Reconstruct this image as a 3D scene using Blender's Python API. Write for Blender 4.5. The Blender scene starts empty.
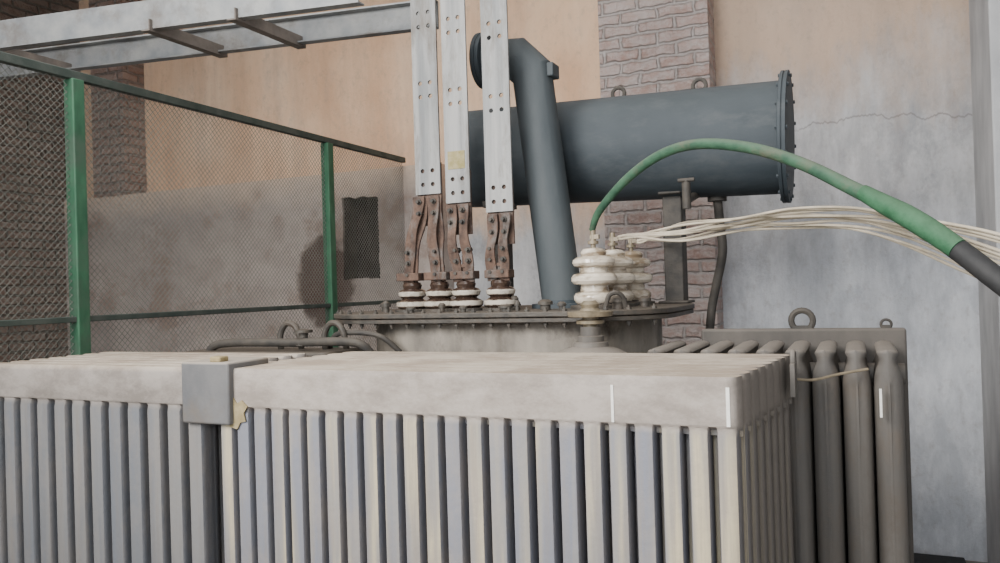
import bpy, bmesh, math, random
from mathutils import Vector, Matrix
random.seed(4)
S = bpy.context.scene
COL = S.collection
# ------------------------------------------------------------------ camera
CAM = Vector((0, 0, 2.0))
yaw, pitch, roll, FP = math.radians(24), 5.5/800, math.radians(1.72), 800.0
Fw = Vector((-math.sin(yaw)*math.cos(pitch), math.cos(yaw)*math.cos(pitch), math.sin(pitch)))
R0 = Vector((math.cos(yaw), math.sin(yaw), 0))
U0 = R0.cross(Fw)
Rt = R0*math.cos(roll) - U0*math.sin(roll)
Up = U0*math.cos(roll) + R0*math.sin(roll)
cd = bpy.data.cameras.new('camera'); co = bpy.data.objects.new('camera', cd); COL.objects.link(co)
cd.sensor_width = 36; cd.lens = FP/1000*36
m = Matrix((Rt, Up, -Fw)).transposed().to_4x4(); m.translation = CAM
co.matrix_world = m
S.camera = co
def P(px, py, y):
    d = Fw*FP + Rt*(px-500) + Up*(281.5-py)
    return CAM + d*(y/d.y)

# ------------------------------------------------------------------ materials
def lin(c):
    return tuple(((x/255)/12.92 if x/255 <= .04045 else ((x/255+.055)/1.055)**2.4) for x in c) + (1,)
class NT:
    def __init__(s, name):
        s.m = bpy.data.materials.new(name); s.m.use_nodes = True
        s.t = s.m.node_tree; s.b = s.t.nodes['Principled BSDF']
        s.geo = s.t.nodes.new('ShaderNodeNewGeometry')
    def n(s, typ, **kw):
        nd = s.t.nodes.new(typ)
        for k, v in kw.items(): setattr(nd, k, v)
        return nd
    def l(s, a, b): s.t.links.new(a, b)
    def noise(s, sc, detail=5, rough=.6):
        vm = s.n('ShaderNodeVectorMath', operation='MULTIPLY'); vm.inputs[1].default_value = sc
        s.l(s.geo.outputs['Position'], vm.inputs[0])
        nz = s.n('ShaderNodeTexNoise'); nz.inputs['Scale'].default_value = 1
        nz.inputs['Detail'].default_value = detail; nz.inputs['Roughness'].default_value = rough
        s.l(vm.outputs[0], nz.inputs['Vector']); return nz.outputs['Fac']
    def ramp(s, fac, stops):
        r = s.n('ShaderNodeValToRGB'); s.l(fac, r.inputs[0]); e = r.color_ramp.elements
        while len(e) < len(stops): e.new(.5)
        for i, (p, c) in enumerate(stops): e[i].position = p; e[i].color = c if len(c) == 4 else lin(c)
        return r.outputs[0]
    def mrange(s, v, a, b, c=0, d=1):
        r = s.n('ShaderNodeMapRange'); s.l(v, r.inputs[0])
        for i, q in enumerate((a, b, c, d)): r.inputs[i+1].default_value = q
        return r.outputs[0]
    def math(s, op, a, b):
        r = s.n('ShaderNodeMath', operation=op)
        for i, q in enumerate((a, b)):
            if isinstance(q, (int, float)): r.inputs[i].default_value = q
            else: s.l(q, r.inputs[i])
        return r.outputs[0]
    def mix(s, f, a, b):
        r = s.n('ShaderNodeMix', data_type='RGBA')
        if isinstance(f, (int, float)): r.inputs[0].default_value = f
        else: s.l(f, r.inputs[0])
        for i, q in ((6, a), (7, b)):
            if isinstance(q, tuple): r.inputs[i].default_value = q if len(q) == 4 else lin(q)
            else: s.l(q, r.inputs[i])
        return r.outputs[2]
    def bump(s, h, st, dist=.01):
        b = s.n('ShaderNodeBump'); b.inputs['Strength'].default_value = st; b.inputs['Distance'].default_value = dist
        s.l(h, b.inputs['Height']); s.l(b.outputs[0], s.b.inputs['Normal'])
def mat(name, c1, c2, sc=(6, 6, 6), rough=.7, metal=0, bump=.2, dust=None, c3=None, bs=70, lo=.35, hi=.65, c3s=(3.1, 3.1, 3.1)):
    k = NT(name)
    col = k.ramp(k.noise(sc), [(lo, c1), (hi, c2)])
    if c3:
        f = k.mrange(k.noise(c3s, 8, .7), .50, .66)
        col = k.mix(f, col, c3)
    if dust:
        sep = k.n('ShaderNodeSeparateXYZ'); k.l(k.geo.outputs['Normal'], sep.inputs[0])
        f = k.mrange(sep.outputs[2], .15, .9, 0, dust[1])
        col = k.mix(f, col, dust[0])
    k.l(col, k.b.inputs['Base Color'])
    k.b.inputs['Roughness'].default_value = rough; k.b.inputs['Metallic'].default_value = metal
    if bump: k.bump(k.noise((bs, bs, bs), 4), bump)
    return k.m
DUST = (180, 168, 152)
M = {}
# fluted bank: header stays dusty grey; light is put into the fins' colour: lit cream edges, shaded blue grey flanks;
# the right end face's shade is put in as a darker grey
def radmat(name, blue, cream, head, x0, x1, endx=None, edge=.9):
    k = NT(name)
    sp = k.n('ShaderNodeSeparateXYZ'); k.l(k.geo.outputs['Position'], sp.inputs[0])
    sn = k.n('ShaderNodeSeparateXYZ'); k.l(k.geo.outputs['Normal'], sn.inputs[0])
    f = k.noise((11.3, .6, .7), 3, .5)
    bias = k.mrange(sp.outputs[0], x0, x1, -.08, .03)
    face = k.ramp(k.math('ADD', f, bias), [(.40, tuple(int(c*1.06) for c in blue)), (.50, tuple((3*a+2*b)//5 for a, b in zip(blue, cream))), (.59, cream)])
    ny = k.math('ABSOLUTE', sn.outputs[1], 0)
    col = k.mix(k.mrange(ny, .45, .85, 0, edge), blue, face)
    col = k.mix(k.mrange(k.noise((34, 34, 1.4), 6, .7), .46, .64, 0, .55), col, tuple(int(c*.76) for c in head))
    col = k.mix(k.mrange(k.noise((5, 5, 4), 8, .72), .46, .64, 0, .5), col, tuple(int(c*.86) for c in head))
    d1 = k.noise((3.5, 3.5, 6), 9, .74)
    h = k.mix(k.mrange(d1, .42, .6), head, tuple(c-28 for c in head))
    col = k.mix(k.mrange(sp.outputs[2], 1.56, 1.585), col, h)
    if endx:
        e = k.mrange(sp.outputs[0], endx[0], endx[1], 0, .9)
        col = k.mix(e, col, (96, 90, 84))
    dc = k.mix(k.mrange(d1, .42, .58), DUST, (154, 139, 123))
    col = k.mix(k.mrange(sn.outputs[2], .3, .9, 0, .9), col, dc)
    k.l(col, k.b.inputs['Base Color']); k.b.inputs['Roughness'].default_value = .8
    k.bump(k.noise((40, 40, 40), 6), .25)
    return k.m
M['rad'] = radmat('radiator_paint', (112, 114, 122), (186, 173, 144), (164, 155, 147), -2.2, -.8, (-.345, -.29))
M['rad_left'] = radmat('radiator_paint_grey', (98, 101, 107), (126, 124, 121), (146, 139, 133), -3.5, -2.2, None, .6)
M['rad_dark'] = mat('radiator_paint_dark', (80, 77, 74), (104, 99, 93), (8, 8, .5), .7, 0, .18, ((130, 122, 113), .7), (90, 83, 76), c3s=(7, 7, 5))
M['panel_dark'] = mat('back_panel_dark', (70, 67, 64), (90, 85, 80), (6, 6, 3), .8, 0, .15, ((104, 97, 90), .6))
M['plate'] = mat('plate_grey', (88, 89, 92), (110, 109, 109), (5, 5, 3), .75, 0, .15, (DUST, .6), (100, 94, 88))
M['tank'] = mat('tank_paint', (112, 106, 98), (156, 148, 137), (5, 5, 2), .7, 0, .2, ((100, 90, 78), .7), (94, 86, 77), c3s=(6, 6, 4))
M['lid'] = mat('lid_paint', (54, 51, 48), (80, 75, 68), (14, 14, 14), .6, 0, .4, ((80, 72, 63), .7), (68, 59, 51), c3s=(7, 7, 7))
M['cons'] = mat('conservator_paint', (43, 52, 58), (57, 65, 71), (2.2, 5, 2.2), .7, 0, .1, ((86, 91, 93), .45), (64, 70, 74), c3s=(4, 8, 8))
M['vent'] = mat('vent_paint', (52, 60, 65), (70, 76, 79), (5, 5, 1.4), .7, 0, .1, ((90, 93, 93), .4))
M['dark'] = mat('dark_steel', (52, 50, 48), (74, 69, 63), (14, 14, 14), .7, .1, .2, ((84, 77, 69), .5))
M['alu'] = mat('aluminium_bar', (112, 115, 117), (150, 150, 149), (18, 18, 1.1), .6, .1, .1, c3=(104, 100, 95), c3s=(9, 9, 2.2))
M['tray'] = mat('galvanised_tray', (118, 122, 126), (146, 147, 146), (7, 7, 7), .6, .15, .1, c3=(106, 101, 97))
M['tray_dark'] = mat('tray_rung_steel', (94, 88, 83), (118, 109, 102), (12, 12, 12), .7, .1, .15)
M['rust'] = mat('rusted_copper', (62, 49, 43), (104, 82, 70), (22, 22, 12), .85, .05, .5, c3=(104, 100, 97), c3s=(13, 13, 7))
M['porc'] = mat('silvery_cream_porcelain', (128, 112, 92), (208, 198, 182), (9, 9, 26), .1, 0, .03, ((158, 146, 128), .3), lo=.38, hi=.56)
M['brass'] = mat('dull_brass', (104, 95, 78), (136, 124, 104), (20, 20, 20), .45, .2, .15)
M['green'] = mat('green_fence_paint', (38, 82, 59), (60, 106, 79), (10, 10, 4), .7, 0, .15, c3=(66, 90, 74))
M['fence_rail'] = mat('dark_green_rail', (50, 62, 57), (72, 79, 74), (10, 10, 10), .7, 0, .15)
M['mesh'] = mat('weathered_wire', (102, 105, 99), (130, 131, 124), (5, 5, 5), .7, .1, 0)
M['gcable'] = mat('green_cable_sheath', (32, 68, 50), (56, 92, 69), (14, 14, 14), .75, 0, .25, ((94, 106, 91), .55), (78, 84, 68), c3s=(9, 9, 9))
M['gtape'] = mat('green_tape', (32, 80, 51), (54, 100, 70), (16, 16, 16), .75, 0, .3, ((88, 108, 88), .4))
M['black'] = mat('black_rubber', (28, 29, 31), (44, 44, 45), (12, 12, 12), .7, 0, .1)
M['wire'] = mat('beige_insulation', (162, 152, 133), (196, 185, 166), (8, 8, 8), .65, 0, 0)
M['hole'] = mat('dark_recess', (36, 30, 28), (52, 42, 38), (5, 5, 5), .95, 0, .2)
M['reveal'] = mat('shaded_reveal', (74, 63, 57), (96, 83, 75), (6, 6, 6), .95, 0, .3)  # opening's inner sides coloured dark to put in its shade
M['floor'] = mat('concrete_floor', (118, 112, 106), (146, 140, 132), (1.5, 1.5, 1.5), .9, 0, .3)
M['ceiling'] = mat('old_ceiling', (170, 165, 160), (194, 189, 184), (1.5, 1.5, 1.5), .9, 0, .2)
M['pale'] = mat('pale_grey_plaster', (156, 157, 160), (182, 183, 185), (4, 4, 2), .9, 0, .3)
M['sticker'] = mat('yellowed_patch', (130, 120, 74), (152, 142, 106), (40, 40, 40), .7, 0, .1)
M['ochre'] = mat('ochre_sealant', (132, 118, 84), (156, 142, 108), (30, 30, 30), .8, 0, .3)
M['white'] = mat('white_paint_drip', (216, 214, 208), (232, 230, 224), (30, 30, 30), .6, 0, .1)
def bandmat():
    k = NT('banded_porcelain')
    sp = k.n('ShaderNodeSeparateXYZ'); k.l(k.geo.outputs['Position'], sp.inputs[0])
    z = k.mrange(k.math('ADD', sp.outputs[2], k.math('MULTIPLY', k.math('SUBTRACT', k.noise((40, 40, 40)), .5), .012)), 1.886, 2.05)
    br, pl_ = (56, 43, 37), (196, 188, 175)
    col = k.ramp(z, [(0, br), (.16, br), (.20, pl_), (.29, pl_), (.33, br), (.47, br), (.51, pl_), (.60, pl_), (.64, br), (1, br)])
    col = k.mix(k.mrange(k.noise((22, 22, 22), 6, .7), .5, .68, 0, .65), col, (92, 76, 64))
    k.l(col, k.b.inputs['Base Color']); k.b.inputs['Roughness'].default_value = .2
    return k.m
M['porc_b'] = bandmat()

def brick(name, a, b, mort, wash, amt, dk=.9, wob=.09):
    k = NT(name)
    sp = k.n('ShaderNodeSeparateXYZ'); k.l(k.geo.outputs['Position'], sp.inputs[0])
    u = k.math('ADD', sp.outputs[0], sp.outputs[1])
    nz = k.noise((6, 6, 6), 8, .7); w = k.math('MULTIPLY', k.math('SUBTRACT', nz, .5), wob)
    w2 = k.math('MULTIPLY', k.math('SUBTRACT', k.noise((7.3, 5.1, 6.7), 8, .7), .5), wob*.8)
    cx = k.n('ShaderNodeCombineXYZ'); k.l(k.math('ADD', u, w), cx.inputs[0]); k.l(k.math('ADD', sp.outputs[2], w2), cx.inputs[1])
    bt = k.n('ShaderNodeTexBrick'); k.l(cx.outputs[0], bt.inputs['Vector'])
    bt.inputs['Color1'].default_value = lin(a); bt.inputs['Color2'].default_value = lin(b); bt.inputs['Mortar'].default_value = lin(mort)
    bt.inputs['Scale'].default_value = 1; bt.inputs['Mortar Size'].default_value = .018; bt.inputs['Mortar Smooth'].default_value = .7
    bt.inputs['Brick Width'].default_value = .28; bt.inputs['Row Height'].default_value = .098
    f = k.mrange(k.noise((8, 8, 13), 9, .82), .40, .57)
    col = k.mix(k.math('MULTIPLY', f, amt), bt.outputs['Color'], wash)
    col = k.mix(k.mrange(k.noise((7, 7, 11), 9, .8), .55, .67, 0, .5), col, tuple(int(c*dk) for c in a))
    k.l(col, k.b.inputs['Base Color']); k.b.inputs['Roughness'].default_value = .95
    h = k.math('ADD', k.math('MULTIPLY', bt.outputs['Fac'], -1.3), k.math('MULTIPLY', k.noise((24, 24, 24), 8, .75), 1.6))
    k.bump(h, 1, .04)
    return k.m
M['brick'] = brick('whitewashed_brick', (208, 170, 158), (230, 204, 195), (218, 207, 202), (242, 233, 230), .68, .88)
M['brick_old'] = brick('old_brick', (168, 132, 117), (194, 163, 149), (146, 134, 127), (192, 178, 169), .6)
M['brick_dim'] = brick('shaded_brick', (146, 120, 107), (168, 146, 134), (118, 112, 104), (156, 147, 137), .6, .7)  # darker brick: the dim left corner's shade is put into the colour

def wallmat():
    k = NT('old_plaster_wall')
    sp = k.n('ShaderNodeSeparateXYZ'); k.l(k.geo.outputs['Position'], sp.inputs[0])
    n1 = k.noise((1.6, 1.6, .7), 6, .6); n2 = k.noise((4, 4, 1.4), 9, .7); n3 = k.noise((4.5, 4.5, .3), 5, .6); n4 = k.noise((2.2, 2.2, .9), 9, .72); n5 = k.noise((16, 16, 12), 8, .75); n6 = k.noise((2.6, 2.6, 2.0), 10, .72)
    cream = k.ramp(n1, [(.3, (212, 171, 138)), (.5, (229, 194, 163)), (.7, (238, 212, 186))])
    cream = k.mix(k.mrange(n3, .46, .7, 0, .5), cream, (194, 162, 138))
    cream = k.mix(k.mrange(n4, .53, .66, 0, .4), cream, (184, 161, 144))
    grey = k.ramp(n2, [(.36, (146, 148, 152)), (.5, (170, 171, 174)), (.64, (194, 194, 196))])
    grey = k.mix(k.mrange(n3, .45, .68, 0, .45), grey, (144, 142, 143))
    grey = k.mix(k.mrange(n6, .5, .58, 0, .35), grey, (204, 204, 206))
    wht = k.ramp(n2, [(.36, (184, 188, 195)), (.5, (208, 211, 217)), (.64, (226, 229, 234))])
    wht = k.mix(k.mrange(n3, .47, .7, 0, .4), wht, (172, 175, 181))
    wht = k.mix(k.mrange(n6, .52, .6, 0, .35), wht, (166, 171, 180))
    zz = k.math('ADD', sp.outputs[2], k.math('MULTIPLY', k.math('SUBTRACT', n4, .5), 1.7))
    tan = k.mix(.5, cream, (164, 156, 150))
    right = k.mix(k.mrange(zz, 3.75, 3.15), tan, grey)
    right = k.mix(k.mrange(zz, 2.7, 2.0), right, wht)
    left = k.mix(k.mrange(zz, 2.9, 2.3), cream, grey)
    xr = k.math('ADD', sp.outputs[0], k.math('MULTIPLY', k.math('SUBTRACT', n2, .5), .4))
    col = k.mix(k.mrange(xr, -1.5, -1.0), left, right)
    col = k.mix(k.mrange(n5, .52, .7, 0, .3), col, (138, 127, 120))
    cz = k.math('ADD', k.math('MULTIPLY', k.math('SUBTRACT', k.noise((3, .1, .1), 6, .6), .5), .35), 3.13)
    d = k.math('ABSOLUTE', k.math('SUBTRACT', sp.outputs[2], cz), 0)
    ck = k.math('MULTIPLY', k.mrange(d, .003, .010, .45, 0), k.mrange(sp.outputs[0], -.5, -.3))
    col = k.mix(ck, col, (100, 92, 88))
    k.l(col, k.b.inputs['Base Color']); k.b.inputs['Roughness'].default_value = .95
    k.bump(k.noise((13, 13, 9), 10, .75), .6, .03)
    return k.m
M['wall'] = wallmat()
def trimmat():
    k = NT('stained_lower_plaster')
    sp = k.n('ShaderNodeSeparateXYZ'); k.l(k.geo.outputs['Position'], sp.inputs[0])
    n1 = k.noise((1.1, 1.1, 1.4), 8, .65); n2 = k.noise((4, 4, 4), 8, .7); n3 = k.noise((1.9, 1, 2.3), 8, .7)
    col = k.ramp(n1, [(.3, (148, 138, 133)), (.5, (168, 157, 150)), (.7, (184, 172, 164))])
    col = k.mix(k.mrange(n2, .48, .7, 0, .65), col, (142, 128, 121))
    col = k.mix(k.mrange(n3, .51, .62, 0, .6), col, (134, 112, 100))
    # plaster fallen away to the dark brown ground, joining the opening's lower left corner
    dx = k.math('DIVIDE', k.math('SUBTRACT', sp.outputs[0], -4.5), .33); dz = k.math('DIVIDE', k.math('SUBTRACT', sp.outputs[2], 2.1), .42)
    rr = k.math('ADD', k.math('MULTIPLY', dx, dx), k.math('MULTIPLY', dz, dz)); rr = k.math('ADD', rr, k.math('MULTIPLY', k.math('SUBTRACT', n2, .5), 2.2))
    col = k.mix(k.mrange(rr, .75, 1.15, .9, 0), col, (70, 52, 45))
    zz = k.math('ADD', sp.outputs[2], k.math('MULTIPLY', k.math('SUBTRACT', n2, .5), .5))
    col = k.mix(k.mrange(zz, 2.8, 3.1, 0, .85), col, (210, 188, 169))
    k.l(col, k.b.inputs['Base Color']); k.b.inputs['Roughness'].default_value = .95
    k.bump(k.noise((9, 9, 9), 8, .72), .65, .04)
    return k.m
M['trimwall'] = trimmat()

# ------------------------------------------------------------------ mesh helpers
W = {}
class MB:
    def __init__(s): s.v = []; s.f = []
    def add(s, vs, fs):
        o = len(s.v); s.v += [Vector(p) for p in vs]; s.f += [tuple(i+o for i in f) for f in fs]; return s
    def box(s, x0, x1, y0, y1, z0, z1):
        return s.add([(x0,y0,z0),(x1,y0,z0),(x1,y1,z0),(x0,y1,z0),(x0,y0,z1),(x1,y0,z1),(x1,y1,z1),(x0,y1,z1)],
                     [(0,3,2,1),(4,5,6,7),(0,1,5,4),(1,2,6,5),(2,3,7,6),(3,0,4,7)])
    def bar(s, p0, p1, w, h, up=Vector((0,0,1))):
        p0 = Vector(p0); p1 = Vector(p1); d = (p1-p0).normalized(); sd = d.cross(up).normalized(); u = sd.cross(d)
        vs = []
        for p in (p0, p1):
            for a, b in ((-1,-1),(1,-1),(1,1),(-1,1)): vs.append(p + sd*a*w/2 + u*b*h/2)
        return s.add(vs, [(0,1,2,3),(7,6,5,4),(0,4,5,1),(1,5,6,2),(2,6,7,3),(3,7,4,0)])
    def lathe(s, o, prof, n=24, ax=(0,0,1)):
        q = Vector(ax).to_track_quat('Z', 'Y'); o = Vector(o); vs = []; fs = []
        for r, z in prof:
            for i in range(n):
                a = 2*math.pi*i/n; vs.append(o + q @ Vector((r*math.cos(a), r*math.sin(a), z)))
        for j in range(len(prof)-1):
            for i in range(n):
                k = (i+1) % n; fs.append((j*n+i, j*n+k, (j+1)*n+k, (j+1)*n+i))
        fs.append(tuple(range(n-1, -1, -1))); fs.append(tuple((len(prof)-1)*n+i for i in range(n)))
        return s.add(vs, fs)
    def cyl(s, p0, p1, r0, r1=None, n=16):
        p0 = Vector(p0); p1 = Vector(p1); d = p1-p0
        return s.lathe(p0, [(r0, 0), (r0 if r1 is None else r1, d.length)], n, d)
    def tube(s, pts, r, n=12, sub=8):
        pts = [Vector(p) for p in pts]; rr = r if isinstance(r, (list, tuple)) else [r]*len(pts)
        path = []; rad = []
        for i in range(len(pts)-1):
            a = pts[max(i-1,0)]; b = pts[i]; c = pts[i+1]; d = pts[min(i+2,len(pts)-1)]
            for k in range(sub):
                t = k/sub
                path.append(.5*((2*b)+(c-a)*t+(2*a-5*b+4*c-d)*t*t+(3*b-a-3*c+d)*t**3)); rad.append(rr[i]+(rr[i+1]-rr[i])*t)
        path.append(pts[-1]); rad.append(rr[-1])
        vs = []; fs = []; N = None
        for i, p in enumerate(path):
            T = (path[min(i+1,len(path)-1)]-path[max(i-1,0)]).normalized()
            if N is None: N = T.orthogonal().normalized()
            N = (N - T*N.dot(T)).normalized(); B = T.cross(N)
            for k in range(n):
                a = 2*math.pi*k/n; vs.append(p + (N*math.cos(a)+B*math.sin(a))*rad[i])
        L = len(path)
        for j in range(L-1):
            for i in range(n):
                k = (i+1) % n; fs.append((j*n+i, j*n+k, (j+1)*n+k, (j+1)*n+i))
        fs.append(tuple(range(n-1,-1,-1))); fs.append(tuple((L-1)*n+i for i in range(n)))
        return s.add(vs, fs)
    def ring(s, c, R, r, nrm, n=20, m=8):
        q = Vector(nrm).to_track_quat('Z', 'Y'); c = Vector(c); vs = []; fs = []
        for i in range(n):
            a = 2*math.pi*i/n
            for j in range(m):
                b = 2*math.pi*j/m; rr = R + r*math.cos(b)
                vs.append(c + q @ Vector((rr*math.cos(a), rr*math.sin(a), r*math.sin(b))))
        for i in range(n):
            k = (i+1) % n
            for j in range(m):
                l = (j+1) % m; fs.append((i*m+j, k*m+j, k*m+l, i*m+l))
        return s.add(vs, fs)
    def rrect(s, x0, x1, y0, y1, z0, z1, r, n=8):
        poly = []
        for cx, cy, a in ((x1-r,y1-r,0),(x0+r,y1-r,90),(x0+r,y0+r,180),(x1-r,y0+r,270)):
            for i in range(n+1):
                t = math.radians(a+90*i/n); poly.append((cx+r*math.cos(t), cy+r*math.sin(t)))
        k = len(poly)
        return s.add([(x,y,z0) for x,y in poly]+[(x,y,z1) for x,y in poly],
                     [tuple(range(k-1,-1,-1)), tuple(range(k,2*k))]+[(i,(i+1)%k,k+(i+1)%k,k+i) for i in range(k)])
    def build(s, name, m, parent=None, bevel=0, ang=35):
        me = bpy.data.meshes.new(name)
        mn = Vector([min(p[i] for p in s.v) for i in range(3)]); mx = Vector([max(p[i] for p in s.v) for i in range(3)])
        o0 = (mn+mx)/2; o0.z = mn.z
        me.from_pydata([p-o0 for p in s.v], [], s.f)
        bm = bmesh.new(); bm.from_mesh(me); bmesh.ops.recalc_face_normals(bm, faces=bm.faces); bm.to_mesh(me); bm.free()
        me.shade_smooth(); me.set_sharp_from_angle(angle=math.radians(ang))
        me.materials.append(m)
        o = bpy.data.objects.new(name, me); COL.objects.link(o)
        W[o.name] = o0
        if parent: o.parent = parent; o.location = o0 - W[parent.name]
        else: o.location = o0
        if bevel:
            b = o.modifiers.new('bevel', 'BEVEL'); b.width = bevel; b.segments = 2; b.limit_method = 'ANGLE'
        return o
def empty(name, loc):
    o = bpy.data.objects.new(name, None); COL.objects.link(o); o.location = loc; o.empty_display_size = .1
    W[o.name] = Vector(loc); return o
def tag(o, label, cat, group=None):
    o['label'] = label; o['category'] = cat
    if group: o['group'] = group
    return o
def struct(name, mb, m, bevel=0):
    o = mb.build(name, m, None, bevel); o['kind'] = 'structure'; return o
def cut(o, cutter_mb):
    c = cutter_mb.build('cutter_tool', M['dark'])
    b = o.modifiers.new('cut', 'BOOLEAN'); b.object = c; b.operation = 'DIFFERENCE'; b.solver = 'EXACT'
    bpy.context.view_layer.update()
    dg = bpy.context.evaluated_depsgraph_get()
    me = bpy.data.meshes.new_from_object(o.evaluated_get(dg))
    o.modifiers.clear(); o.data = me
    me.shade_flat()
    while len(me.materials) > 1: me.materials.pop()
    bpy.data.objects.remove(c)
    return o

# ------------------------------------------------------------------ room shell
XL, XR, YB, ZT = -8.0, .82, 6.4, 5.4
struct('floor', MB().box(XL-.2, XR+.2, -3.5, YB+.2, -.1, 0), M['floor'])
struct('ceiling', MB().box(XL-.2, XR+.2, -3.5, YB+.2, ZT, ZT+.1), M['ceiling'])
struct('wall_back', MB().box(XL-.2, XR+.2, YB, YB+.2, 0, ZT), M['wall'])
wl = struct('wall_left', MB().box(XL-.2, XL, -3.5, YB, 0, ZT), M['brick_dim'])
struct('wall_right', MB().box(XR, XR+.2, -3.5, YB, 0, ZT), M['pale'])
hx0, hx1, hz0, hz1 = -4.42, -3.83, 2.0, 2.96
tb = MB()
tb.box(XL, hx0, 6.15, YB, 0, 3.1); tb.box(hx1, -3.3, 6.15, YB, 0, 3.1)
tb.box(hx0, hx1, 6.15, YB, 0, hz0); tb.box(hx0, hx1, 6.15, YB, hz1, 3.1)
# slightly worn edge of the small square opening
rg = random.Random(11); outer = []; inner = []
ccx, ccz = -4.12, 2.48
IN = (-4.31, -3.92, 2.11, 2.86)
angs = sorted([2*math.pi*i/48+.001 for i in range(48)] + [math.atan2(z-ccz, x-ccx) % (2*math.pi) for x in (hx0, hx1) for z in (hz0, hz1)] + [math.atan2(z-ccz, x-ccx) % (2*math.pi) for x in IN[:2] for z in IN[2:]])
def ray_rect(dx, dz, x0, x1, z0, z1):
    t = 1e9
    if dx > 1e-9: t = min(t, (x1-ccx)/dx)
    if dx < -1e-9: t = min(t, (x0-ccx)/dx)
    if dz > 1e-9: t = min(t, (z1-ccz)/dz)
    if dz < -1e-9: t = min(t, (z0-ccz)/dz)
    return t
for a in angs:
    dx, dz = math.cos(a), math.sin(a)
    t = ray_rect(dx, dz, hx0, hx1, hz0, hz1); outer.append((ccx+dx*t, ccz+dz*t))
    t = ray_rect(dx, dz, *IN)*(1+rg.uniform(-.035, .02)); inner.append((ccx+dx*t, ccz+dz*t))
n = len(outer)
vs = [(x,6.15,z) for x,z in outer]+[(x,6.15,z) for x,z in inner]+[(x,6.18,z) for x,z in inner]
tb.add(vs, [(i,(i+1)%n,n+(i+1)%n,n+i) for i in range(n)]+[(n+i,n+(i+1)%n,2*n+(i+1)%n,2*n+i) for i in range(n)])
struct('trim_1', tb, M['trimwall'])
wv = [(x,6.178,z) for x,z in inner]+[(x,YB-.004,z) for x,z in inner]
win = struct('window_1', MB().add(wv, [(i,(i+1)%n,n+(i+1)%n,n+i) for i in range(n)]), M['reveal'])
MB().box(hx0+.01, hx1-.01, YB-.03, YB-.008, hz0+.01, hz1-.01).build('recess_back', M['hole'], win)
pt = MB().box(-1.80, -.955, 6.1, YB, 0, ZT).build('brick_pillar', M['brick'])
tag(pt, 'whitewashed rough brick pillar on the back wall above the grey oil cylinder', 'pillar')
p2 = MB().box(-7.5, -7.02, 6.12, YB, 3.1, ZT).build('brick_pillar', M['brick_old'])
tag(p2, 'brown bare brick pillar seen through the wire mesh at far left', 'pillar')
struct('trim_2', MB().box(.72, XR, 5.2, 6.0, 0, 3.9), M['pale'], .01)

# ------------------------------------------------------------------ transformer
T = empty('transformer', (-1.6, 3.85, 0))
tag(T, 'large dusty grey oil filled power transformer with fluted radiator banks and oil cylinder on top', 'transformer')
TX0, TX1, TY0, TY1 = -2.46, -.84, 3.36, 4.42
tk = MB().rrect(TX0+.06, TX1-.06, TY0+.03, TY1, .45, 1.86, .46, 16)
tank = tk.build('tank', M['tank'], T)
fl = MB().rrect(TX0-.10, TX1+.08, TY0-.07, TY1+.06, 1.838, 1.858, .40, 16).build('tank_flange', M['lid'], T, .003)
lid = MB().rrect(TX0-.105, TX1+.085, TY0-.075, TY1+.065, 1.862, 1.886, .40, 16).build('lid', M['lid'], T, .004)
for i in range(20):
    # bolts follow the rounded front edge of the lid
    cxm = (TX0+TX1)/2-.01; s_ = -1+2*i/19; x = cxm + s_*.84; r_ = .40; ex = max(0, abs(x-cxm)-(.90-r_)); yy = TY0-.04 + (r_-math.sqrt(max(0, r_*r_-min(ex, r_*.98)**2)))
    MB().lathe((x, yy, 1.814), [(.006,0),(.006,.010),(.012,.010),(.012,.022),(.006,.023),(.006,.071),(.013,.072),(.013,.082),(.006,.083),(.006,.092)], 6).build('bolt', M['lid'], T)
for x in (TX0+.45, TX1-.45):
    MB().box(x-.09, x+.09, TY0+.03, TY1, 0, .45).build('base_beam', M['dark'], T, .01)

ROUND = [(u, math.sqrt(max(0, 1-(u/.92)**2))**.75) for u in (-1, -.93, -.89, -.76, -.44, 0, .44, .76, .89, .93)]
def fin(w):
    return [(-1,0),(-w,0),(-w*.985,.5),(-w*.95,.80),(-w*.84,.96),(-w*.45,1),(0,1.01),(w*.45,1),(w*.84,.96),(w*.95,.80),(w*.985,.5),(w,0)]
def panel(mb, wid, nf, A, prof, rows, place, slots=False):
    cols = []; gap = set()
    pw = wid/nf
    for i in range(nf):
        for u, t in prof:
            if u == prof[-1][0] or u == -1: gap.add(len(cols))
            cols.append(((i+.5+u/2)*pw, (0 if slots else .004) + A*t))
    cols.append((wid, .004)); cols[0] = (0, .004)
    n = len(cols); vs = []
    for z, k, b, h in rows:
        for x, t in cols:
            e = min(1, math.sqrt(max(0, min(x, wid-x))/.025)+.05) if b else 1
            vs.append((x, (1-b)*k*t + b*h*e, z))
    F = [place(x, -t, z) for x, t, z in vs]; B = [place(x, t, z) for x, t, z in vs]
    N = len(vs); fs = []; r = len(rows)
    for j in range(r-1):
        for i in range(n-1):
            if slots and i in gap and 0 < j and rows[j+1][2] < .1 : continue
            a, c = j*n+i, (j+1)*n+i
            fs.append((a, a+1, c+1, c)); fs.append((N+a, N+c, N+c+1, N+a+1))
        for i in (0, n-1):
            a, c = j*n+i, (j+1)*n+i; fs.append((a, c, N+c, N+a))
    for j in (0, r-1):
        for i in range(n-1): a = j*n+i; fs.append((a, N+a, N+a+1, a+1))
    mb.add(F+B, fs); return mb
ZR = 1.728
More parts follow.
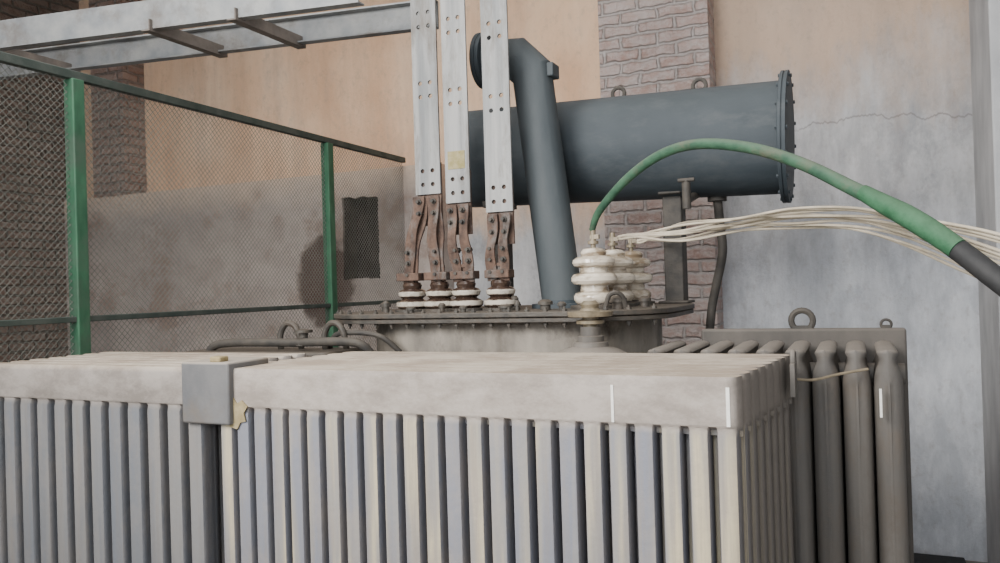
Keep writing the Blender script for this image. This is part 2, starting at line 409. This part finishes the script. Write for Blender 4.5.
def header_rows(zb, ts):
    return [(zb,.2,0,0),(zb+.04,1,0,0),(1.2,1,0,0),(1.556,1,0,0),(1.572,.95,.12,.03),(1.582,.8,.7,.042),(1.588,0,1,.0455),(1.594,0,1,.0468),
            (1.66,0,1,.0468),(1.706,0,1,.0462-ts*.2),(1.720,0,1,.0448-ts*.6),(ZR,0,1,.0425-ts)]
def bank(x0, x1, nf, A, np, y0, dy, m, label, fw, sh=0, ts=0):
    r = None
    for z in (1.64, .62):
        for x in ((x0+x1)/2-.35, (x0+x1)/2+.35):
            rd = MB().cyl((x, y0+.02, z), (x, TY0+.06 if x > TX0+.2 else y0+dy*np+.1, z), .04, None, 20)
            if r is None: r = rd.build('radiator', m, T); r['label'] = label
            else: rd.build('header_pipe', m, r)
    for i in range(np):
        y = y0 + i*dy; xs = sh*i
        panel(MB(), x1-x0, nf, A, fin(fw), header_rows(.5, ts), lambda a, b, c: (x0+xs+a, y+b, c), True).build('radiator_panel', m, r, 0, 42)
    return r
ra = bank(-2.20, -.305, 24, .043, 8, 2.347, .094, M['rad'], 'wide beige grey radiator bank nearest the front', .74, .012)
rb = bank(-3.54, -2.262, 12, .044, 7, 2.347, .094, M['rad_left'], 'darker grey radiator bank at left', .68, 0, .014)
for px, w in ((612, .008), (737, .010)):
    a = P(px, 388, 2.30); x = a.x
    if px == 737: x = -.338
    MB().box(x-w/2, x+w/2, 2.2975, 2.304, 1.59, 1.70).build('paint_drip', M['white'], ra)
lg = MB().box(-.214, -.199, 2.86, 2.98, 1.60, 1.71); lg.ring((-.2065, 2.92, 1.72), .028, .009, (1,0,0))
lg.build('lifting_lug', M['rad_dark'], ra)
bp = MB().box(-2.345, -2.115, 2.272, 2.50, 1.522, 1.752)
bpo = bp.build('joint_plate', M['plate'], T, .008)
MB().box(-2.22, -2.17, 2.29, 2.34, 1.75, 1.772).build('plate_lug', M['ochre'], bpo, .006)
# an irregular thin smear of sealant below the joint plate's corner
sm = [(-2.135,1.512),(-2.10,1.505),(-2.085,1.53),(-2.06,1.535),(-2.068,1.565),(-2.05,1.59),(-2.075,1.612),(-2.10,1.60),(-2.118,1.625),(-2.132,1.59)]
k_ = len(sm)
MB().add([(x,2.3005,z) for x,z in sm]+[(x,2.296,z) for x,z in sm], [tuple(range(k_)), tuple(range(2*k_-1,k_-1,-1))]+[(i,(i+1)%k_,k_+(i+1)%k_,k_+i) for i in range(k_)]).build('sealant', M['ochre'], bpo)

# right bank, panels seen edge on
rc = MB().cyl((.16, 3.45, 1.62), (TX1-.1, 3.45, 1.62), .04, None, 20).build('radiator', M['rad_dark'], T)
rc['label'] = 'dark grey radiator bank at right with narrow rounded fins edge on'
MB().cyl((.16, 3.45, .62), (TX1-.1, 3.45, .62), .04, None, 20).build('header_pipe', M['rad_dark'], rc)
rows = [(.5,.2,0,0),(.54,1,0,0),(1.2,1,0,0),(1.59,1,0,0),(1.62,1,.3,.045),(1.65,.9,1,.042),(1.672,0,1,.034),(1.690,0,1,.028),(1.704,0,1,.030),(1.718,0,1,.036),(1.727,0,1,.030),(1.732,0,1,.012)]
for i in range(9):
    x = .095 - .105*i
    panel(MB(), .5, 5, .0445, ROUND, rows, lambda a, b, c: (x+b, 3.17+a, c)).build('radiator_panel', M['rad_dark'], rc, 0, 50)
bk = MB().box(-.66, .185, 3.74, 3.79, .5, 1.778).build('back_plate', M['panel_dark'], rc, .012)
for px, r in ((802, .045), (886, .020)):
    a = P(px, 320, 3.765); z = 1.778
    q = MB().ring((a.x, 3.765, z+r*.75), r, r*.3, (0,1,0)); q.box(a.x-r*.9, a.x+r*.9, 3.75, 3.78, z-.02, z+.012)
    q.build('lifting_eye', M['dark'], rc)
MB().tube([P(788, 378, 3.0), P(812, 380, 3.03), P(840, 374, 3.09), P(868, 369, 3.13)], .005, 8).build('drain_wire', M['brass'], rc)
MB().box(.062, .07, 3.118, 3.130, 1.50, 1.60).build('paint_drip', M['white'], rc)

# conservator
A = Vector((-2.09, 4.3, 2.765)); B = Vector((-.31, 4.3, 2.715)); ax = (B-A)
L = ax.length
cn = MB().lathe(A, [(.02,-.07),(.12,-.062),(.2,-.045),(.26,-.015),(.285,.02),(.285,L-.02),(.285,L)], 56, ax).build('conservator', M['cons'], T)
e = MB().lathe(B, [(.285,-.012),(.328,-.012),(.332,-.009),(.332,.004),(.326,.006),(.326,.009),(.332,.011),(.332,.026),(.30,.028),(.02,.034)], 56, ax).build('end_flange', M['cons'], cn)
q = ax.to_track_quat('Z', 'Y')
for i in range(16):
    a = 2*math.pi*i/16; p = B + q @ Vector((.312*math.cos(a), .312*math.sin(a), -.022))
    MB().lathe(p, [(.008,0),(.010,.002),(.010,.011),(.006,.012),(.006,.046),(.010,.047),(.010,.057)], 6, ax).build('flange_bolt', M['cons'], cn)
for x in (-1.166, -.727):
    z = 2.765 - (x+2.09)*.028 + .285
    k = MB().ring((x, 4.3, z+.02), .034, .011, (0,1,0)); k.build('lifting_eye', M['dark'], cn)
for x in (-.88, -1.9):
    k = MB().box(x-.05, x+.05, 4.24, 4.36, 1.886, 2.5); k.box(x-.08, x+.08, 4.20, 4.39, 1.886, 1.90); k.box(x-.06, x+.06, 4.18, 4.42, 2.46, 2.5)
    k.build('support_leg', M['dark'], cn, .006)
k = MB().tube([(-.66,4.34,2.45),(-.655,4.38,2.3),(-.65,4.4,2.15),(-.69,4.42,1.98),(-.72,4.44,1.86),(-.74,4.44,1.70)], .024, 14); k.lathe((-.66,4.34,2.42), [(.05,0),(.05,.03)], 20)
k.build('oil_pipe', M['dark'], cn)
a = P(686, 180, 4.0)
k = MB().cyl((a.x, 4.0, 2.49), (a.x, 4.0, a.z), .010); k.cyl((a.x-.04, 4.0, a.z), (a.x+.04, 4.0, a.z), .010); k.cyl((a.x,4.0,2.36),(a.x,4.0,2.49),.022); k.cyl((a.x,4.0,2.40),(a.x,4.3,2.46),.02)
k.build('valve', M['dark'], cn)
# explosion vent with a mitred elbow
def mitre(pts, r, n=32):
    pts = [Vector(p) for p in pts]; vs = []; fs = []
    for i, p in enumerate(pts):
        t0 = (p-pts[i-1]).normalized() if i else (pts[1]-p).normalized()
        t1 = (pts[i+1]-p).normalized() if i < len(pts)-1 else t0
        nb = (t0+t1).normalized(); side_ = Vector((0,1,0)); w_ = nb.cross(side_).normalized(); kf = 1/max(.3, nb.dot(t0))
        for k2 in range(n):
            a_ = 2*math.pi*k2/n; vs.append(p + side_*r*math.cos(a_) + w_*r*kf*math.sin(a_))
    Lp = len(pts)
    for j in range(Lp-1):
        for i in range(n):
            k2 = (i+1) % n; fs.append((j*n+i, j*n+k2, (j+1)*n+k2, (j+1)*n+i))
    fs += [tuple(range(n-1,-1,-1)), tuple((Lp-1)*n+i for i in range(n))]
    return MB().add(vs, fs)
ve = mitre([(-1.365,3.85,1.885),(-1.497,3.85,3.10),(-1.58,3.85,3.185),(-1.75,3.85,3.20)], .104).build('explosion_vent', M['vent'], T, 0, 25)
MB().lathe((-1.74,3.85,3.20), [(.10,0),(.145,0),(.145,.02),(.14,.022),(.145,.024),(.145,.045),(.02,.05)], 36, (-1,0,.05)).build('vent_flange', M['cons'], ve)
MB().lathe((-1.365,3.85,1.886), [(.16,0),(.16,.022),(.108,.024),(.108,.04)], 32).build('base_flange', M['cons'], ve)
MB().box(-1.40, -1.365, 3.80, 3.90, 3.06, 3.13).build('vent_lug', M['vent'], ve, .006)

# bushings: three thick glazed sheds each
def hv(x, y):
    z = 1.886
    pr = [(.075,.02),(.088,.028),(.097,.042),(.097,.060),(.088,.074),(.066,.082),(.064,.108),(.096,.116),(.107,.130),(.107,.148),(.096,.162),(.066,.170),(.064,.192),(.092,.200),(.100,.213),(.098,.228),(.084,.240),(.058,.247),(.062,.262),(.05,.278),(.03,.284)]
    b = MB().lathe((x,y,z), pr, 36).build('high_voltage_bushing', M['porc'], T)
    MB().lathe((x,y,z), [(.115,0),(.115,.016),(.085,.02),(.085,.03)], 28).build('clamp_ring', M['lid'], b)
    t = MB().lathe((x,y,z+.282), [(.012,0),(.012,.02),(.026,.02),(.026,.034),(.014,.035),(.014,.085)], 12)
    t.box(x-.012, x+.03, y-.012, y+.012, z+.325, z+.345); t.build('terminal', M['brass'], b)
HV = [(-1.12,3.60), (-1.10,3.86), (-1.08,4.14)]
for p in HV: hv(*p)
LVX = [-2.10, -1.94, -1.79, -1.60]
for x in LVX:
    z = 1.886; c_ = 1.2
    b = MB().lathe((x,3.6,z), [(r0*.9,z0*c_) for r0, z0 in [(.07,.01),(.092,.022),(.095,.04),(.07,.05),(.058,.056),(.076,.066),(.082,.082),(.07,.092),(.05,.098),(.056,.112),(.048,.124),(.024,.13)]], 30).build('low_voltage_bushing', M['porc_b'], T)
    MB().lathe((x,3.6,z), [(.094,0),(.094,.012),(.08,.014)], 24).build('clamp_ring', M['lid'], b)
    MB().lathe((x,3.6,z+.148), [(.016,0),(.016,.012),(.038,.012),(.038,.032),(.02,.034),(.02,.07),(.03,.07),(.03,.085),(.016,.086),(.016,.13)], 12).build('stud', M['rust'], b)
# valve on the front pipe: a broad dome, a stepped neck and a flanged cap
vx = -1.015
v = MB().lathe((vx,3.19,1.56), [(.17,0),(.185,.02),(.19,.07),(.185,.10),(.17,.13),(.145,.155),(.11,.172),(.075,.182),(.07,.2),(.055,.202),(.055,.225),(.042,.228),(.042,.265)], 40)
vo = v.build('radiator_valve', M['rad_dark'], T)
MB().lathe((vx,3.19,1.815), [(.03,0),(.03,.02),(.058,.022),(.058,.036),(.034,.04),(.034,.05),(.092,.052),(.095,.072),(.045,.076),(.035,.087),(.04,.102),(.026,.117)], 28).build('valve_cap', M['brass'], vo)
MB().box(vx-.10, vx+.10, 3.19, TY0+.1, 1.56, 1.64).build('valve_neck', M['panel_dark'], vo, .02)
for x in (-2.60, -2.33):
    h = MB()
    h.tube([(x-.06,3.24,1.70),(x-.065,3.24,1.79),(x-.03,3.24,1.845),(x+.02,3.24,1.84),(x+.05,3.24,1.79),(x+.05,3.26,1.70)], .015, 10)
    h.box(x-.09,x+.08,3.20,3.44,1.64,1.71)
    h.build('lifting_hook', M['lid'], T)
MB().rrect(-3.15, -2.25, 3.05, 3.36, 1.5, 1.72, .05).build('header_box', M['lid'], T, .01)
MB().tube([(-3.05,3.14,1.70),(-3.0,3.14,1.745),(-2.85,3.14,1.76),(-2.5,3.14,1.76),(-2.22,3.14,1.765),(-2.12,3.16,1.745),(-2.08,3.22,1.66)], .021, 14).build('oil_pipe', M['dark'], T)
MB().tube([(-2.42,3.30,1.66),(-2.36,3.27,1.78),(-2.24,3.26,1.80),(-2.1,3.28,1.78),(-2.02,3.33,1.70)], .013, 10).build('oil_pipe', M['dark'], T)
k = MB().lathe((-2.46,3.16,1.745), [(.04,0),(.04,.02),(.022,.022),(.022,.06),(.045,.062),(.045,.075),(.012,.08)], 16); k.build('drain_cock', M['lid'], T)
for x, y, hh, rr_ in ((-.98,3.5,.06,.04), (-1.5,3.42,.03,.035), (-1.33,3.5,.05,.035), (-1.72,3.42,.03,.02), (-1.85,3.45,.045,.018), (-2.02,3.44,.03,.025), (-1.43,3.40,.05,.014), (-1.22,3.42,.04,.02), (-2.2,3.5,.06,.02), (-1.68,3.75,.09,.02), (-2.33,3.7,.05,.03), (-1.53,3.6,.07,.022), (-.92,3.75,.05,.03)):
    MB().lathe((x,y,1.886), [(rr_*.7,0),(rr_*.7,hh*.5),(rr_,hh*.5),(rr_,hh*.8),(rr_*.5,hh)], 12).build('lid_plug', M['lid'], T)
MB().tube([(-1.02,3.42,1.88),(-1.0,3.42,1.945),(-.97,3.43,1.96),(-.945,3.45,1.94),(-.935,3.47,1.88)], .011, 8).build('lid_handle', M['lid'], T)

# ------------------------------------------------------------------ busbars
rs_ = random.Random(8)
def busbar(x, zb, zt, w, targets, label, patch=False):
    r = empty('busbar', (x, 3.6, zb)); tag(r, label, 'busbar', None)
    b = MB().box(x-w/2, x+w/2, 3.588, 3.60, zb, zt).build('bar', M['alu'], r)
    c = MB()
    hz = [zb+.05, zb+.12, zb+.50, zb+.57, zb+.86, zb+.93]
    for z in hz:
        for s in (-1, 1): c.cyl((x+s*w*.2, 3.55, z), (x+s*w*.2, 3.65, z), .0115, None, 14)
    cut(b, c)
    MB().box(x-w*.48, x+w*.48, 3.603, 3.615, zb-.16, zb+.16).build('joint_plate', M['rust'], r)
    one = len(targets) == 1
    for j, tx in enumerate(targets):
        xo = x + (0 if one else (-.042, .042)[j])
        sw = .055 if one else .062
        for lay in range(2):
            off = (lay-.5)*(.066 if one else .014)
            n = 16; vs = []; fs = []; ph = rs_.uniform(0, 6)
            for i in range(n+1):
                t = i/n; e2 = t*t*(3-2*t); sn = math.sin(math.pi*t)
                p = Vector((xo+off+(tx-xo)*e2+.006*sn*math.sin(7*t+ph), 3.578+(0 if one else .014*lay)-.014*sn*(1-.6*lay)+.007*sn*math.sin(9*t+ph), zb-.01+(2.03-zb+.01)*t))
                ww = sw*(1-.1*sn+.1*math.sin(11*t+ph))
                vs += [p+Vector((-ww/2,-.006,0)), p+Vector((ww/2,-.006,0)), p+Vector((ww/2,.006,0)), p+Vector((-ww/2,.006,0))]
            for i in range(n):
                a, c2 = 4*i, 4*i+4
                for q1, q2 in ((0,1),(1,2),(2,3),(3,0)): fs.append((a+q1, a+q2, c2+q2, c2+q1))
            fs += [(3,2,1,0), (4*n,4*n+1,4*n+2,4*n+3)]
            st = MB().add(vs, fs).build('strap', M['rust'], r, .002)
            if lay == 0 or one:
                for z in (zb-.04, zb-.10, 2.075, 2.135, 2.19):
                    px_ = (xo if z > 2.25 else tx) + (off if one else 0)
                    MB().lathe((px_, 3.585, z), [(.015,-.01),(.015,.022),(.009,.023),(.009,.042)], 6, (0,-1,0)).build('bolt', M['dark'], st)
    for tx in targets:
        MB().box(tx-.065, tx+.065, 3.55, 3.628, 2.045, 2.085).build('clamp', M['rust'], r, .004)
    if patch: MB().box(x-.05, x+.045, 3.5855, 3.588, zb+.17, zb+.26).build('faded_sticker', M['sticker'], r)
    return r
busbar(-1.985, 2.485, 4.3, .143, [LVX[0], LVX[1]], 'leftmost aluminium busbar with drilled holes, next to the end of the cable tray')
busbar(-1.815, 2.43, 4.3, .135, [LVX[2]], 'middle aluminium busbar with a yellowed patch near its lower end', True)
busbar(-1.59, 2.37, 4.3, .142, [LVX[3]], 'rightmost aluminium busbar, directly in front of the slanted vent pipe')

# ------------------------------------------------------------------ cable tray
tr = empty('cable_tray', (-3.2, 3.4, 3.42))
tag(tr, 'galvanised ladder cable tray crossing the top left corner above the mesh fence', 'cable tray')
a0 = Vector((-2.0, 3.79, 3.465)); a1 = Vector((-5.4, 3.22, 3.465)); dr = (a1-a0).normalized()
side = Vector((0, -1, 0))
def rail(off, ext=0):
    b = MB(); o = side*off
    s2 = 1 if off > .2 else -1
    prof = [(0,-.075),(-.055*s2,-.075),(-.055*s2,-.067),(-.008*s2,-.067),(-.008*s2,.067),(-.055*s2,.067),(-.055*s2,.075),(0,.075)]
    vs = []; n = len(prof)
    for p in (a0+o-dr*ext, a1+o):
        for u, z in prof: vs.append(p + side*u + Vector((0,0,z)))
    fs = [(i,(i+1)%n,n+(i+1)%n,n+i) for i in range(n)] + [tuple(range(n)), tuple(range(2*n-1,n-1,-1))]
    return b.add(vs, fs).build('rail', M['tray'], tr)
rail(0, 0); rail(.52, -.15)
for off in (.80, 1.30, 2.35):
    p = a0 + dr*off
    b = MB()
    pr = [(0,-.09),(.05,-.09),(.05,-.083),(.007,-.083),(.007,-.03),(0,-.03)]; n = len(pr); vs = []
    for s_ in (-.02, .54):
        for u, z in pr: vs.append(p + side*s_ + dr*u + Vector((0,0,z)))
    b.add(vs, [(k,(k+1)%n,n+(k+1)%n,n+k) for k in range(n)]+[tuple(range(n)), tuple(range(2*n-1,n-1,-1))])
    b.build('rung', M['tray_dark'], tr)

# ------------------------------------------------------------------ mesh fence
fx = -3.64
fe = empty('mesh_fence', (fx, 4.3, 0))
tag(fe, 'tall green wire mesh fence with steel posts running back to the wall at left', 'fence')
ys = [1.9, 2.87, 5.02, 6.13]; ztop = 3.15
for y in ys[1:3]:
    MB().box(fx-.035, fx+.035, y-.035, y+.035, 0, ztop-.02).build('post', M['green'], fe, .006)
for z, hh in ((ztop, .045), (1.9, .03), (.15, .05)):
    MB().box(fx-.022, fx+.022, 1.9, 6.15, z-hh/2, z+hh/2).build('rail', M['fence_rail'], fe, .004)
def net(y0, y1, z0, z1, pitch=.031, r=.001):
    b = MB(); H = z1-z0; Ln = y1-y0
    for sgn in (1, -1):
        c = -H
        while c < Ln:
            s0 = max(0, -c); s1 = min(H, Ln-c)
            if s1-s0 > .02:
                za, zb = (z0+s0, z0+s1) if sgn > 0 else (z1-s0, z1-s1)
                b.bar((fx+sgn*r, y0+c+s0, za), (fx+sgn*r, y0+c+s1, zb), 2*r, 2.4*r, Vector((1,0,0)))
            c += pitch*1.15
    return b.build('wire_mesh', M['mesh'], fe)
for i in range(3): net(ys[i]+(.04 if i else 0), ys[i+1]-(.04 if i < 2 else 0), .17, ztop-.02)

# ------------------------------------------------------------------ cables
gp = [(592,230,3.60),(600,210,3.56),(628,178,3.48),(662,154,3.40),(700,144,3.31),(750,148,3.2),(800,163,3.1),(850,187,3.0),(900,213,2.9),(945,240,2.82),(985,270,2.75),(1040,315,2.66),(1100,385,2.6)]
pts = [P(*p) for p in gp]
rs = [.014,.018,.020,.021,.0215,.022,.023,.025,.027,.029,.030,.030,.030]
gc = MB().tube(pts, rs, 16).build('cable', M['gcable'])
tag(gc, 'thick green high voltage cable arching from the nearest porcelain bushing to the right edge', 'cable')
MB().tube([P(862,192,2.975),P(882,203,2.94),P(905,215,2.89),P(930,230,2.845),P(958,249,2.79)], [.0265,.032,.036,.036,.033], 16).build('tape_wrap', M['gtape'], gc)
MB().tube(pts[9:], .034, 16).build('black_sleeve', M['black'], gc)
G = 'thin beige wires in the loose bundle'
mids = [0, 2, 5, 8, 11, 14, 18, 21, 25, 29, 33]
for i, d in enumerate(mids):
    b = HV[1] if i % 2 else HV[2]
    s = Vector((b[0]+.02, b[1], 2.213 + .004*(i % 4)))
    j = random.uniform(-2.5, 2.5); wv = random.uniform(-2.5, 2.5); k_ = .015*i
    path = [s, s+Vector((.06, -.01, .004+.003*(i % 5))), P(680, 225+d*.5+j, b[1]-.10), P(735, 217+d*.45-wv, 3.62+k_), P(790, 211+d*.5+wv, 3.48+k_), P(850, 209+d*.62+j, 3.32+k_), P(900, 214+d*.9-wv, 3.18+k_), P(950, 224+d*1.25, 3.04+k_), P(1000, 236+d*1.6+j, 2.90+k_), P(1070, 258+d*2.1, 2.78+k_)]
    o = MB().tube(path, .0056, 8, 6).build('wire', M['wire'])
    lab = 'thin beige insulated wire in the loose bundle running right from the porcelain bushings'
    if i == 0: lab = 'topmost thin beige wire of the bundle running right from the porcelain bushings'
    if i == len(mids)-1: lab = 'lowest thin beige wire of the bundle running right from the porcelain bushings'
    tag(o, lab, 'wire', G)
pl = MB().box(.1, .62, 5.75, 6.3, 0, .05)
tag(pl.build('floor_plate', M['black'], None, .006), 'dark metal plate on the floor at the foot of the pale back wall', 'plate')

# ------------------------------------------------------------------ light
w = bpy.data.worlds.new('world'); S.world = w; w.use_nodes = True
bg = w.node_tree.nodes['Background']; bg.inputs[0].default_value = (.94, .97, 1, 1); bg.inputs[1].default_value = 2.0
def area(name, loc, tgt, sx, sy, pw, col, spread=180):
    l = bpy.data.lights.new(name, 'AREA'); l.shape = 'RECTANGLE'; l.size = sx; l.size_y = sy; l.energy = pw; l.color = col
    l.spread = math.radians(spread)
    o = bpy.data.objects.new(name, l); COL.objects.link(o); o.location = loc
    o.rotation_euler = (Vector(tgt)-Vector(loc)).to_track_quat('-Z', 'Y').to_euler()
area('window_light', (-2.8, -2.2, 4.4), (-.7, 3.0, 1.9), 2.6, 2.0, 205, (1, .965, .91), 105)
area('cool_fill', (-.1, -2.5, 3.4), (-.1, 5.5, 2.0), 1.2, 2.0, 45, (.9, .95, 1), 110)  # added cool fill for the back wall, no real door
area('overhead_fill', (-2.3, 3.0, 5.3), (-2.1, 4.0, 0), 4.4, 3.2, 175, (1, .985, .96), 165)
